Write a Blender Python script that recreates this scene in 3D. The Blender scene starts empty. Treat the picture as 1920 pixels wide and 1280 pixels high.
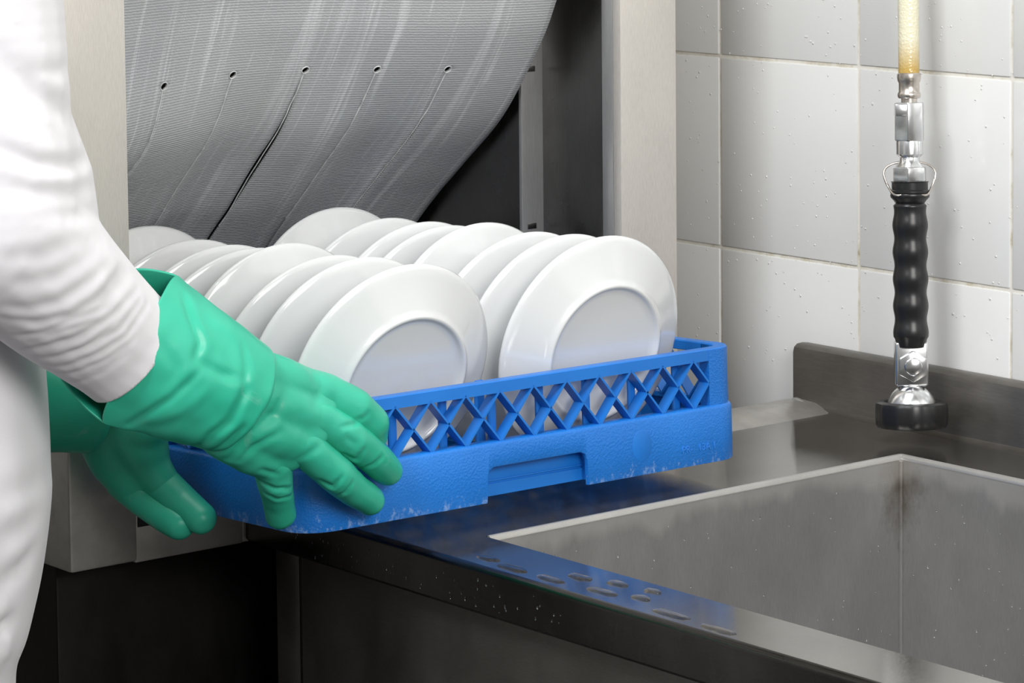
import bpy, bmesh, math, random
from mathutils import Vector, Matrix, noise
random.seed(7)
R = math.radians
sc = bpy.context.scene
COL = sc.collection

# ------------------------------------------------------------------ camera
cam_d = bpy.data.cameras.new('camera'); cam = bpy.data.objects.new('camera', cam_d); COL.objects.link(cam)
cr = Vector((0.63032312, 0.77627105, -0.00979901)); cu = Vector((-0.05983381, 0.06116126, 0.99633288))
cd = Vector((-0.77402369, 0.62742534, -0.08499861))
cam.matrix_world = Matrix(((cr.x, cu.x, -cd.x, 1.9429), (cr.y, cu.y, -cd.y, -2.0362), (cr.z, cu.z, -cd.z, 0.5908), (0, 0, 0, 1)))
cam_d.sensor_width = 36; cam_d.lens = 5707.3 * 36 / 1920; cam_d.shift_y = (149.9 - 640) / 1920
cam_d.clip_start = 0.05
sc.camera = cam

# ------------------------------------------------------------------ world, lights, exposure
w = bpy.data.worlds.new('world'); sc.world = w; w.use_nodes = True
w.node_tree.nodes['Background'].inputs[0].default_value = (1.0, 0.985, 0.965, 1)
w.node_tree.nodes['Background'].inputs[1].default_value = 0.20
def area(name, loc, aim, sx, sy, power, col=(1, 1, 1)):
    d = bpy.data.lights.new(name, 'AREA'); d.shape = 'RECTANGLE'; d.size = sx; d.size_y = sy; d.energy = power; d.color = col
    o = bpy.data.objects.new(name, d); COL.objects.link(o); o.location = loc
    o.rotation_euler = (Vector(aim) - Vector(loc)).to_track_quat('-Z', 'Y').to_euler()
    return o
area('right_softbox', (2.55, -1.25, 1.35), (-0.2, -0.35, 0.1), 1.3, 1.0, 48, (1, .985, .96))  # unseen studio softbox, inferred from the bright steel facing right
area('front_softbox', (0.72, -2.45, 2.25), (-0.1, -0.3, 0.1), 1.0, 0.8, 54, (.97, .985, 1))  # unseen studio softbox left of the camera, aimed after the backsplash's shadow
area('overhead_lamp', (0.2, -0.9, 2.3), (0.0, -0.5, 0.0), 1.2, 1.2, 12, (1, 1, 1))
sc.view_settings.view_transform = 'Standard'; sc.view_settings.look = 'None'
sc.view_settings.gamma = 1; sc.view_settings.use_curve_mapping = False
sc.view_settings.exposure = 0.12

# ------------------------------------------------------------------ material helpers
def mat(name, col, rough=.5, metal=0, spec=.5, **kw):
    m = bpy.data.materials.new(name); m.use_nodes = True
    b = m.node_tree.nodes['Principled BSDF']
    b.inputs['Base Color'].default_value = (*col, 1); b.inputs['Roughness'].default_value = rough
    b.inputs['Metallic'].default_value = metal; b.inputs['Specular IOR Level'].default_value = spec
    for k, v in kw.items(): b.inputs[k].default_value = v
    return m
def nd(m, t, **kw):
    n = m.node_tree.nodes.new(t)
    for k, v in kw.items():
        if hasattr(n, k): setattr(n, k, v)
        else: n.inputs[k].default_value = v
    return n
def lk(m, a, b): m.node_tree.links.new(a, b)
def bsdf(m): return m.node_tree.nodes['Principled BSDF']
def coords(m, scale=(1, 1, 1), kind='Object', rot=(0, 0, 0)):
    tc = nd(m, 'ShaderNodeTexCoord'); mp = nd(m, 'ShaderNodeMapping')
    mp.inputs['Scale'].default_value = scale; mp.inputs['Rotation'].default_value = rot
    lk(m, tc.outputs[kind], mp.inputs[0]); return mp.outputs[0]
def noise_tex(m, scale, size=(1, 1, 1), detail=3, rough=.5, kind='Object', dist=0):
    n = nd(m, 'ShaderNodeTexNoise'); n.inputs['Scale'].default_value = scale; n.inputs['Detail'].default_value = detail
    n.inputs['Roughness'].default_value = rough; n.inputs['Distortion'].default_value = dist
    lk(m, coords(m, size, kind), n.inputs['Vector']); return n.outputs['Fac']
def ramp(m, fac, stops):
    r = nd(m, 'ShaderNodeValToRGB'); e = r.color_ramp.elements
    while len(e) < len(stops): e.new(.5)
    for i, (p, c) in enumerate(stops):
        e[i].position = p; e[i].color = (*c, 1) if not isinstance(c, (int, float)) else (c, c, c, 1)
    lk(m, fac, r.inputs[0]); return r.outputs[0]
def mix(m, fac, a, b, mode='MIX'):
    x = nd(m, 'ShaderNodeMix'); x.data_type = 'RGBA'; x.blend_type = mode
    for s, v in ((x.inputs[0], fac), (x.inputs[6], a), (x.inputs[7], b)):
        if isinstance(v, (int, float)): s.default_value = v
        elif isinstance(v, tuple): s.default_value = (*v, 1)
        else: lk(m, v, s)
    return x.outputs[2]
def bump(m, h, strength=.3, dist=.001):
    b = nd(m, 'ShaderNodeBump'); b.inputs['Strength'].default_value = strength; b.inputs['Distance'].default_value = dist
    lk(m, h, b.inputs['Height']); 
    tgt = bsdf(m).inputs['Normal']
    if tgt.is_linked: lk(m, tgt.links[0].from_socket, b.inputs['Normal'])
    lk(m, b.outputs[0], tgt)
def setc(m, s): lk(m, s, bsdf(m).inputs['Base Color'])
def setr(m, s): lk(m, s, bsdf(m).inputs['Roughness'])

def steel(name, c, rough, var=.18, grain=(1, 1, 40), stain=None, stain_amt=(.62, .75), rvar=.1):
    m = mat(name, c, rough, 1.0)
    lo = tuple(v * (1 - var) for v in c); hi = tuple(min(1, v * (1 + var)) for v in c)
    n1 = noise_tex(m, 9, (1, 1, .6), 6, .6)
    base = ramp(m, n1, [(.3, lo), (.7, hi)])
    n2 = noise_tex(m, 60, grain, 3, .6)
    base = mix(m, .35, base, ramp(m, n2, [(.3, tuple(v * .75 for v in c)), (.7, tuple(min(1, v * 1.2) for v in c))]))
    if stain:
        n3 = noise_tex(m, 16, (1, 1, .35), 8, .7)
        base = mix(m, ramp(m, n3, [(stain_amt[0], 0.0), (stain_amt[1], .8)]), base, stain)
    setc(m, base)
    setr(m, ramp(m, noise_tex(m, 14, (1, 1, .5), 5, .6), [(.3, max(.02, rough - rvar)), (.7, rough + rvar)]))
    bump(m, noise_tex(m, 160, grain, 2), .06, .0006)
    return m

M = {}
M['column'] = steel('column_steel', (.70, .665, .62), .48, .08, (30, 30, 2), (.50, .40, .28), (.66, .82), .06)
bsdf(M['column']).inputs['Metallic'].default_value = .55
M['tray'] = steel('tray_steel', (.52, .50, .47), .42, .2, (1, 1, 1), (.16, .14, .12), (.6, .8))
bsdf(M['tray']).inputs['Metallic'].default_value = .8
M['deck'] = steel('wet_deck_steel', (.34, .325, .30), .085, .15, (30, 2, 2), None, rvar=.045)
bsdf(M['deck']).inputs['Metallic'].default_value = .90
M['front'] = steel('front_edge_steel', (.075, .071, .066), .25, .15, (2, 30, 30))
M['sink'] = steel('sink_steel', (.385, .38, .375), .40, .14, (30, 30, 1.5), (.27, .24, .19), (.68, .85))
bsdf(M['sink']).inputs['Metallic'].default_value = .7
m = M['sink']; tc = coords(m); vm = nd(m, 'ShaderNodeVectorMath', operation='LENGTH')
mpn = nd(m, 'ShaderNodeMapping'); mpn.inputs['Scale'].default_value = (1, 1, .45); lk(m, tc, mpn.inputs[0]); lk(m, mpn.outputs[0], vm.inputs[0])
sm = nd(m, 'ShaderNodeMath', operation='MULTIPLY_ADD'); lk(m, noise_tex(m, 70, (1, 1, .6), 6, .7), sm.inputs[0]); sm.inputs[1].default_value = .05; lk(m, vm.outputs['Value'], sm.inputs[2])
old = bsdf(m).inputs['Base Color'].links[0].from_socket
setc(m, mix(m, ramp(m, sm.outputs[0], [(.035, .75), (.062, 0.0)]), old, (.12, .085, .045)))
sz = nd(m, 'ShaderNodeSeparateXYZ'); lk(m, coords(m), sz.inputs[0])
zb_ = nd(m, 'ShaderNodeMath', operation='MULTIPLY_ADD'); lk(m, noise_tex(m, 11, (1, 1, .2), 4, .6), zb_.inputs[0]); zb_.inputs[1].default_value = .085; lk(m, sz.outputs[2], zb_.inputs[2])
old = bsdf(m).inputs['Base Color'].links[0].from_socket
setc(m, mix(m, ramp(m, zb_.outputs[0], [(.020, 0.0), (.032, .55)]), old, (.64, .625, .60)))
M['rim'] = steel('worn_rim_steel', (.44, .43, .41), .38, .15, (20, 20, 20))
bsdf(M['rim']).inputs['Metallic'].default_value = .6
M['cabinet'] = steel('cabinet_steel', (.22, .208, .192), .45, .12, (2, 2, 30))
M['inner'] = steel('inner_wall_steel', (.22, .215, .21), .30, .15, (30, 30, 1))
M['bracket'] = steel('bracket_steel', (.50, .50, .50), .38, .12, (20, 20, 1))
bsdf(M['bracket']).inputs['Metallic'].default_value = .7
M['black_panel'] = steel('stained_black_steel', (.020, .019, .018), .40, .4, (30, 30, 1), (.060, .058, .056), (.60, .80))
M['splash'] = steel('backsplash_steel', (.19, .178, .162), .40, .2, (1, 1, 8))
bsdf(M['splash']).inputs['Metallic'].default_value = .8
M['chrome'] = steel('chrome', (.80, .81, .82), .22, .15, (1, 1, 1), (.45, .36, .22), (.70, .80), .06)
M['ferrule'] = steel('nickel_ferrule', (.62, .57, .52), .28, .12, (1, 1, 1))
M['black'] = mat('black_plastic', (.012, .012, .013), .32)
bump(M['black'], noise_tex(M['black'], 120), .05, .001)
M['dark'] = mat('void_black', (.004, .004, .004), .7)

# tiles and grout
m = M['tile'] = mat('glazed_tile', (.79, .793, .785), .16, 0, .5)
c = ramp(m, noise_tex(m, 2.2, (1, 1, 1), 4), [(.3, (.77, .775, .765)), (.7, (.81, .813, .805))])
sp = ramp(m, noise_tex(m, 260, (1, 1, 1), 2, .6), [(.92, 0.0), (.94, .7)])
c = mix(m, sp, c, (.30, .29, .26))
setc(m, mix(m, ramp(m, noise_tex(m, 5, (1, 1, .7), 5), [(.66, 0.0), (.8, .35)]), c, (.72, .69, .56)))
bump(m, noise_tex(m, 6, (1, 1, 1), 1), .08, .002)
m = M['grout'] = mat('cream_grout', (.66, .63, .54), .8)
setc(m, ramp(m, noise_tex(m, 30, (1, 1, 1), 6, .7), [(.27, (.34, .27, .18)), (.36, (.62, .57, .45)), (.50, (.80, .775, .71))]))
M['drop'] = mat('water', (1, 1, 1), .02, 0, .5, **{'Transmission Weight': 1.0, 'IOR': 1.22})
# ceramics
m = M['plate'] = mat('white_porcelain', (.70, .715, .72), .14, 0, .5, **{'Coat Weight': .4, 'Coat Roughness': .06})
bump(m, noise_tex(m, 90, (1, 1, 1), 2), .025, .001)
# rack plastic
def plastic(name, pebble):
    m = mat(name, (.010, .175, .61), .38)
    base = ramp(m, noise_tex(m, 12, (1, 1, 1), 4), [(.3, (.009, .158, .565)), (.7, (.013, .195, .66))])
    if pebble:
        sepn = nd(m, 'ShaderNodeSeparateXYZ'); lk(m, coords(m), sepn.inputs[0])
        mr = nd(m, 'ShaderNodeMapRange'); mr.inputs[1].default_value = .03; mr.inputs[2].default_value = 0.0
        lk(m, sepn.outputs[2], mr.inputs[0])
        ad = nd(m, 'ShaderNodeMath', operation='MULTIPLY_ADD'); lk(m, mr.outputs[0], ad.inputs[0]); ad.inputs[1].default_value = .24
        lk(m, noise_tex(m, 110, (1, 1, .7), 10, .8), ad.inputs[2])
        base = mix(m, ramp(m, ad.outputs[0], [(.73, 0.0), (.86, .65)]), base, (.42, .58, .88))
        v = nd(m, 'ShaderNodeTexVoronoi'); v.inputs['Scale'].default_value = 520; lk(m, coords(m), v.inputs['Vector'])
        bump(m, v.outputs['Distance'], .35, .0008)
    setc(m, base); return m
M['blue'] = plastic('blue_plastic', False); M['blue_peb'] = plastic('pebbled_blue_plastic', True)
# rubber curtain (UV: u across in metres, v along in metres)
m = M['curtain'] = mat('grey_rubber', (.6, .61, .62), .30, 0, .7)
n = noise_tex(m, 1, (42, 1.6, 1), 6, .62, 'UV', .5)
base = ramp(m, noise_tex(m, 4, (1, 1, 1), 4, .5, 'UV'), [(.3, (.47, .485, .51)), (.7, (.62, .63, .635))])
base = mix(m, ramp(m, n, [(.54, 0.0), (.66, .65)]), base, (.86, .88, .90))
base = mix(m, ramp(m, noise_tex(m, 7, (1, .6, 1), 5, .6, 'UV'), [(.58, 0.0), (.8, .4)]), base, (.60, .56, .50))
n5 = noise_tex(m, 1, (95, 3.2, 1), 5, .6, 'UV', .8)
base = mix(m, ramp(m, n5, [(.58, 0.0), (.68, .5)]), base, (.88, .89, .91))
setc(m, base)
wv = nd(m, 'ShaderNodeTexWave', wave_type='BANDS', bands_direction='Y'); wv.inputs['Scale'].default_value = 110
wv.inputs['Distortion'].default_value = 2.5; wv.inputs['Detail'].default_value = 2; wv.inputs['Detail Scale'].default_value = 3
lk(m, coords(m, (1, 1, 1), 'UV'), wv.inputs['Vector']); bump(m, wv.outputs['Fac'], .35, .0009)
# glove and cloth
m = M['glove'] = mat('green_rubber', (.04, .46, .30), .36, 0, .45)
g = ramp(m, noise_tex(m, 14, (1, 1, 1), 3), [(.3, (.024, .42, .27)), (.7, (.045, .50, .335))])
setc(m, mix(m, ramp(m, noise_tex(m, 22, (1, 1, 1), 6, .65, dist=1), [(.63, 0.0), (.80, .5)]), g, (.34, .60, .50)))
bump(m, noise_tex(m, 900, (1, 1, 1), 2), .05, .0004)
m = M['cloth'] = mat('white_jersey', (.745, .735, .765), .9, 0, .2, **{'Sheen Weight': .15})
bump(m, noise_tex(m, 1400, (1, 1, 1), 2), .10, .0005)
M['skin'] = mat('skin', (.55, .34, .25), .5, **{'Subsurface Weight': .1})
M['hair'] = mat('dark_hair', (.03, .02, .015), .5)
M['shoe'] = mat('black_shoe', (.02, .02, .02), .45)
m = M['hose'] = mat('clear_braided_hose', (.62, .57, .36), .18, 0, .6, **{'Subsurface Weight': .1})
sx = nd(m, 'ShaderNodeSeparateXYZ'); lk(m, coords(m), sx.inputs[0])
mr = nd(m, 'ShaderNodeMapRange'); mr.inputs[1].default_value = .368; mr.inputs[2].default_value = .338; lk(m, sx.outputs[2], mr.inputs[0])
setc(m, mix(m, mr.outputs[0], (.80, .765, .58), (.55, .37, .10)))
br = nd(m, 'ShaderNodeTexVoronoi'); br.inputs['Scale'].default_value = 420; lk(m, coords(m), br.inputs['Vector'])
bump(m, br.outputs['Distance'], .5, .0008)
m = M['floor'] = mat('dark_floor_tile', (.045, .042, .040), .45)
setc(m, ramp(m, noise_tex(m, 5, (1, 1, 1), 5), [(.3, (.03, .029, .028)), (.7, (.06, .056, .053))]))
m = M['wallpaint'] = mat('plain_wall', (.34, .335, .32), .6)
setc(m, ramp(m, noise_tex(m, 2, (1, 1, 1), 4), [(.3, (.31, .305, .29)), (.7, (.36, .355, .34))]))

# ------------------------------------------------------------------ mesh helpers
def link(o, parent=None):
    COL.objects.link(o)
    if parent: o.parent = parent
    return o
def empty(name, loc=(0, 0, 0), rot=(0, 0, 0)):
    o = bpy.data.objects.new(name, None); o.empty_display_size = .05; COL.objects.link(o)
    o.location = loc; o.rotation_euler = rot; return o
def obj(name, verts, faces, m, parent=None, smooth=False, angle=None):
    me = bpy.data.meshes.new(name); me.from_pydata([tuple(v) for v in verts], [], faces); me.update()
    me.materials.append(m)
    if smooth:
        for p in me.polygons: p.use_smooth = True
        if angle: me.set_sharp_from_angle(angle=R(angle))
    return link(bpy.data.objects.new(name, me), parent)
def from_bm(name, bm, m, parent=None, smooth=False, angle=None):
    bmesh.ops.recalc_face_normals(bm, faces=bm.faces)
    me = bpy.data.meshes.new(name); bm.to_mesh(me); bm.free(); me.materials.append(m)
    if smooth:
        for p in me.polygons: p.use_smooth = True
        if angle: me.set_sharp_from_angle(angle=R(angle))
    return link(bpy.data.objects.new(name, me), parent)
def box_bm(lo, hi, bev=0, seg=2):
    bm = bmesh.new()
    v = [bm.verts.new((x, y, z)) for x in (lo[0], hi[0]) for y in (lo[1], hi[1]) for z in (lo[2], hi[2])]
    for f in ((0, 1, 3, 2), (4, 6, 7, 5), (0, 4, 5, 1), (2, 3, 7, 6), (0, 2, 6, 4), (1, 5, 7, 3)):
        bm.faces.new([v[i] for i in f])
    bmesh.ops.recalc_face_normals(bm, faces=bm.faces)
    if bev: bmesh.ops.bevel(bm, geom=bm.edges[:], offset=bev, segments=seg, profile=.5, affect='EDGES')
    return bm
def box(name, lo, hi, m, parent=None, bev=0, seg=2):
    return from_bm(name, box_bm(lo, hi, bev, seg), m, parent, bev > 0, 40)
def place(o, mtx):
    o.matrix_local = mtx; return o
def lathe_data(prof, segs=48, cap=False):
    vs, fs = [], []
    n = len(prof)
    for i in range(segs):
        a = 2 * math.pi * i / segs
        for r, z in prof: vs.append((r * math.cos(a), r * math.sin(a), z))
    for i in range(segs):
        j = (i + 1) % segs
        for k in range(n - 1):
            fs.append((i * n + k, j * n + k, j * n + k + 1, i * n + k + 1))
    return vs, fs
def lathe(name, prof, m, parent=None, segs=48, mtx=None, angle=45):
    vs, fs = lathe_data(prof, segs)
    bm = bmesh.new(); bv = [bm.verts.new(v) for v in vs]
    for f in fs: bm.faces.new([bv[i] for i in f])
    bmesh.ops.remove_doubles(bm, verts=bm.verts[:], dist=1e-6)
    o = from_bm(name, bm, m, parent, True, angle)
    if mtx: o.matrix_local = mtx
    return o
def prism(name, poly, h0, h1, m, parent=None, mtx=None, bev=0, angle=30):
    bm = bmesh.new(); a = [bm.verts.new((x, y, h0)) for x, y in poly]; b = [bm.verts.new((x, y, h1)) for x, y in poly]
    n = len(poly); bm.faces.new(a[::-1]); bm.faces.new(b)
    for i in range(n): bm.faces.new((a[i], a[(i + 1) % n], b[(i + 1) % n], b[i]))
    if bev: bmesh.ops.bevel(bm, geom=bm.edges[:], offset=bev, segments=2, profile=.5, affect='EDGES')
    o = from_bm(name, bm, m, parent, True, angle)
    if mtx: o.matrix_local = mtx
    return o
def catmull(pts, n):
    P = [Vector(p) for p in pts]; out = []
    for i in range(len(P) - 1):
        p0 = P[max(i - 1, 0)]; p1 = P[i]; p2 = P[i + 1]; p3 = P[min(i + 2, len(P) - 1)]
        for k in range(n):
            t = k / n
            out.append(.5 * ((2 * p1) + (p2 - p0) * t + (2 * p0 - 5 * p1 + 4 * p2 - p3) * t * t + (3 * p1 - p0 - 3 * p2 + p3) * t ** 3))
    out.append(P[-1]); return out
def tube(name, pts, r, m, parent=None, segs=12, sub=8):
    path = catmull(pts, sub); vs, fs = [], []
    for i, p in enumerate(path):
        d = (path[min(i + 1, len(path) - 1)] - path[max(i - 1, 0)]).normalized()
        a = d.cross(Vector((.31, .17, .94))).normalized(); b = d.cross(a)
        for k in range(segs):
            t = 2 * math.pi * k / segs; vs.append(p + r * (math.cos(t) * a + math.sin(t) * b))
    for i in range(len(path) - 1):
        for k in range(segs):
            l = (k + 1) % segs
            fs.append((i * segs + k, i * segs + l, (i + 1) * segs + l, (i + 1) * segs + k))
    fs.append(tuple(range(segs))[::-1]); fs.append(tuple((len(path) - 1) * segs + k for k in range(segs)))
    return obj(name, vs, fs, m, parent, True, 60)
def tag(o, label, cat, group=None):
    o['label'] = label; o['category'] = cat
    if group: o['group'] = group
    return o
def struct(o, label=None):
    o['kind'] = 'structure'
    if label: o['label'] = label
    return o
def stuff(o, label, cat):
    o['kind'] = 'stuff'; o['label'] = label; o['category'] = cat; return o

# ------------------------------------------------------------------ the room
YW = .115                        # face of the tiled wall
fl = struct(box('floor', (-2.2, -4.2, -.95), (3.6, .3, -.90), M['floor']), 'dark kitchen floor under machine and sink')
wb = struct(box('wall_back', (-2.2, YW + .0016, -.90), (3.6, .3, 2.6), M['grout']), 'white tiled wall behind the sink with cream grout')
wl = struct(box('wall_left', (-2.2, -4.2, -.90), (-2.1, YW + .0016, 2.6), M['wallpaint']), 'plain wall beyond the dishwasher')
tile_me = None
for i in range(-1, 8):
    for j in range(-1, 7):
        x = -.3683 + .2 * i; z = .3449 - .2 * j + .4
        if tile_me is None:
            t = box('tile', (.0017, 0, .0017), (.1983, .009, .1983), M['tile'], wb, .0016, 2); tile_me = t.data
        else:
            t = bpy.data.objects.new('tile', tile_me); link(t, wb)
        t.location = (x, YW + random.uniform(-.0003, .0003), z - .2)
        t.rotation_euler = (R(random.uniform(-.04, .04)), 0, R(random.uniform(-.05, .05)))

# ------------------------------------------------------------------ dishwasher
XM = -.254
dw = tag(empty('dishwasher', (-.6, -.4, -.90)), 'pass-through hood dishwasher of stained steel at left, open side facing the sink', 'dishwasher')
def dpart(o):
    o.parent = dw; o.matrix_parent_inverse = Matrix.Translation((.6, .4, .90)); return o
dpart(box('column', (-.30, -.742, .10), (XM, -.675, .86), M['column'], None, .0015))
dpart(box('column', (XM - .012, -.121, .0), (XM, -.049, .86), M['column'], None, .0015))
dpart(box('column_return', (-.282, -.121, .0), (XM - .012, -.112, .86), M['bracket'], None, .0008))
dpart(box('inner_side_panel', (-.383, -.112, -.02), (-.262, -.104, .86), M['inner']))
br = dpart(box('bracket', (-.388, -.139, .0), (-.383, -.104, .80), M['bracket'], None, .0008))
dpart(box('rear_side_panel', (-.95, -.136, -.02), (-.388, -.124, .86), M['inner']))
dpart(box('outer_side_panel', (-.95, -.060, .0), (-.266, -.049, .86), M['column']))
dpart(box('near_side_panel', (-.95, -.742, .0), (-.30, -.690, .86), M['column']))
dpart(box('rear_panel', (-.97, -.742, -.02), (-.95, -.049, .86), M['inner']))
dpart(box('hood_top', (-.97, -.742, .86), (XM, -.049, .89), M['column'], None, .004))
dpart(box('tank_floor', (-.95, -.69, -.03), (-.262, -.11, -.018), M['inner']))
dpart(box('tray', (-.97, -.675, -.040), (-.256, -.049, -.020), M['tray'], None, .0015))
dpart(box('tray_front', (-.270, -.676, -.040), (XM, -.565, .004), M['tray'], None, .0015))
dpart(box('tray_corner', (-.95, -.7405, -.0385), (XM + .0015, -.674, .10), M['tray'], None, .003))
dpart(box('drain_slot', (-.2545, -.673, -.009), (-.2528, -.655, .002), M['dark']))
dpart(box('lower_body', (-.93, -.727, -.88), (-.30, -.08, -.040), M['black_panel'], None, .002))
dpart(box('rack_rail', (-.93, -.672, -.018), (-.262, -.660, .001), M['inner']))
dpart(box('rack_rail', (-.93, -.172, -.018), (-.262, -.160, .001), M['inner']))
for sy in (-.70, -.11):
    for sx_ in (-.9, -.34):
        dpart(box('foot', (sx_ - .02, sy - .0, -.90), (sx_ + .02, sy + .04, -.88), M['black'], None, .003))
def hexpoly(r, rot=0): return [(r * math.cos(R(60 * k + rot)), r * math.sin(R(60 * k + rot))) for k in range(6)]
toX = Matrix.Rotation(R(90), 4, 'Y')
b = dpart(prism('bolt', hexpoly(.0052, 12), 0, .004, M['chrome'], None, None, .0006))
b.matrix_local = Matrix.Translation((-.383, -.1275, .275)) @ toX
for z in (.345, .188):
    s = dpart(box('bracket_slot', (-.3834, -.1325, z - .0028), (-.3825, -.1215, z + .0028), M['inner'], None, .0002))

# rubber curtain: six strips hanging inside the opening, slit below punched holes
prof = [(-.272, .64), (-.286, .54), (-.306, .475), (-.335, .416), (-.350, .389), (-.384, .34), (-.418, .298), (-.466, .254), (-.502, .221), (-.534, .193), (-.556, .172), (-.585, .140)]
cpath = catmull([(x, 0, z) for x, z in prof], 14)
cs = [0.0]
for a, b2 in zip(cpath, cpath[1:]): cs.append(cs[-1] + (b2 - a).length)
slits = [-.644, -.565, -.486, -.405, -.326, -.246]
hole_z = .357
hole_s = min(zip(cs, cpath), key=lambda q: abs(q[1].z - hole_z))[0]
edges = [-.672] + slits[1:] + [-.145]
cur = tag(empty('rubber_curtain', (-.272, -.41, .64)), 'grey ribbed rubber splash curtain hanging in the dishwasher opening, slit into strips', 'curtain')
svals = []
s = 0
while s < cs[-1]:
    svals.append(s); s += .0016 if abs(s - hole_s) < .009 else .008
svals.append(cs[-1])
def cpt(s):
    for i in range(len(cs) - 1):
        if cs[i + 1] >= s:
            t = (s - cs[i]) / (cs[i + 1] - cs[i]); return cpath[i].lerp(cpath[i + 1], t)
    return cpath[-1].copy()
def cnorm(s):
    d = (cpt(min(s + .004, cs[-1])) - cpt(max(s - .004, 0))).normalized(); return Vector((-d.z, 0, d.x))
def gap(s, k):                     # half-opening of slit k at arclength s
    r = .0034; d = s - hole_s
    if abs(d) <= r: g = math.sqrt(max(0, r * r - d * d))
    else: g = 0
    if d > 0: g = max(g, .0002)
    if d > .03 and k == 2: g = max(g, .0019 * math.sin(min(1, (d - .03) / .17) * math.pi) + .0006)
    if d > .06 and k == 4: g = max(g, .0012)
    return g
NU = 14
def coff(y, s, p):
    return .012 * math.sin((y + .68) * 9) * math.sin(min(1, s / .5) * math.pi) - .030 * math.exp(-((y + .66) / .15) ** 2) * math.exp(-((p.z - .315) / .06) ** 2)
bm = bmesh.new(); uvl = bm.loops.layers.uv.new('UVMap')
for k in range(6):
    grid = []
    for s in svals:
        d = max(0, s - hole_s); p = cpt(s); nn = cnorm(s); row = []
        ul = edges[k] + (gap(s, k - 1) if k > 0 else 0); ur = edges[k + 1] - (gap(s, k) if k < 5 else 0)
        for i in range(NU + 1):
            f = i / NU; y = ul + (ur - ul) * f
            ex = min(1, d / .12) * (.0045 * math.sin(f * math.pi) * (.5, -.6, .9, -.5, .8, -.3)[k] + (.003 * f if k == 2 else 0))
            row.append((bm.verts.new(Vector((p.x, y, p.z)) - nn * (coff(y, s, p) + ex) - Vector((-.272, -.41, .64))), (y, s)))
        grid.append(row)
    for r in range(len(grid) - 1):
        for i in range(NU):
            q = (grid[r][i], grid[r][i + 1], grid[r + 1][i + 1], grid[r + 1][i]); f_ = bm.faces.new([v for v, _ in q])
            for lp_, (_, uv_) in zip(f_.loops, q): lp_[uvl].uv = uv_
bmesh.ops.remove_doubles(bm, verts=bm.verts[:], dist=.00005)
o = from_bm('slit_sheet', bm, M['curtain'], cur, True)
sol = o.modifiers.new('thick', 'SOLIDIFY'); sol.thickness = .0022; sol.offset = 0
M['fray'] = mat('frayed_rubber_edge', (.78, .79, .79), .7)
setc(M['fray'], ramp(M['fray'], noise_tex(M['fray'], 140, (1, 1, 1), 4), [(.3, (.55, .56, .57)), (.6, (.82, .83, .83))]))
def csurf(y, s):
    p = cpt(s); off = coff(y, s, p)
    return Vector((p.x, y, p.z)) - cnorm(s) * (off - .0012) - Vector((-.272, -.41, .64))
for k in range(5):
    y = edges[k + 1]; ss = [hole_s + .004 + i * .012 for i in range(19)]
    tube('frayed_edge', [csurf(y + .0008 * noise.noise(Vector((s_ * 60, k, 0))) - gap(s_, k) - .0003, s_) for s_ in ss if s_ < cs[-1]], .0006, M['fray'], cur, 6, 2)
    ring_pts = [csurf(y + .0039 * math.cos(a), hole_s + .0039 * math.sin(a)) for a in [2 * math.pi * q / 14 for q in range(15)]]
    tube('hole_edge', ring_pts, .0006, M['fray'], cur, 6, 2)
box('hanging_bar', (-.004, -.262, -.004), (.004, .265, .016), M['bracket'], cur, .001)

# ------------------------------------------------------------------ sink unit
SB, SF, CF = 0.0, -.494, -.5626
su = tag(empty('sink_counter', (.5, -.25, -.90)), 'long wet stainless steel counter with a deep sink basin cut into it', 'sink counter')
su_inv = Matrix.Translation((-.5, .25, .90))
def spart(o):
    o.parent = su; o.matrix_parent_inverse = su_inv; return o
X0, X1, SX = -.181, 2.3, .62
# deck as a slab with a hole for the basin
bm = bmesh.new()
xs = [X0, SB, SX, X1]; ys = [CF + .006, SF, 0.0, .0935]
gv = {(i, j): bm.verts.new((x, y, 0)) for i, x in enumerate(xs) for j, y in enumerate(ys)}
for i in range(3):
    for j in range(3):
        if (i, j) != (1, 1): bm.faces.new([gv[i, j], gv[i + 1, j], gv[i + 1, j + 1], gv[i, j + 1]])
spart(from_bm('deck', bm, M['deck']))
# rolled front edge and apron
def extr_x(name, prof, x0, x1, m, ang=35, n=1):
    vs = []; L = len(prof)
    for i in range(n + 1):
        x = x0 + (x1 - x0) * i / n
        vs += [(x, y, z) for y, z in prof]
    fs = [(r * L + i, (r + 1) * L + i, (r + 1) * L + i + 1, r * L + i + 1) for r in range(n) for i in range(L - 1)]
    o = obj(name, vs, fs, m, None, True, ang); bm = bmesh.new(); bm.from_mesh(o.data); bmesh.ops.recalc_face_normals(bm, faces=bm.faces); bm.to_mesh(o.data); bm.free(); return o
arc = [(CF + .006 - .006 * math.sin(R(a)), -.006 + .006 * math.cos(R(a))) for a in range(0, 91, 15)]
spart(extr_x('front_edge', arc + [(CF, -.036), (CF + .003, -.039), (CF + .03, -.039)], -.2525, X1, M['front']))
spart(box('deck_edge', (-.2525, CF + .006, -.020), (X0, .0935, -.0005), M['deck']))
# raised ridge along the joint with the machine
ridge = [(-.2525, .0005), (-.247, .0045), (-.238, .0072), (-.222, .0075), (-.206, .0066), (-.192, .002), (-.181, 0)]
vs = [(x, y, z) for y in (CF + .006, .112) for x, z in ridge]; L = len(ridge)
spart(obj('joint_ridge', vs, [(i, i + 1, L + i + 1, L + i) for i in range(L - 1)], M['tray'], None, True))
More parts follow.
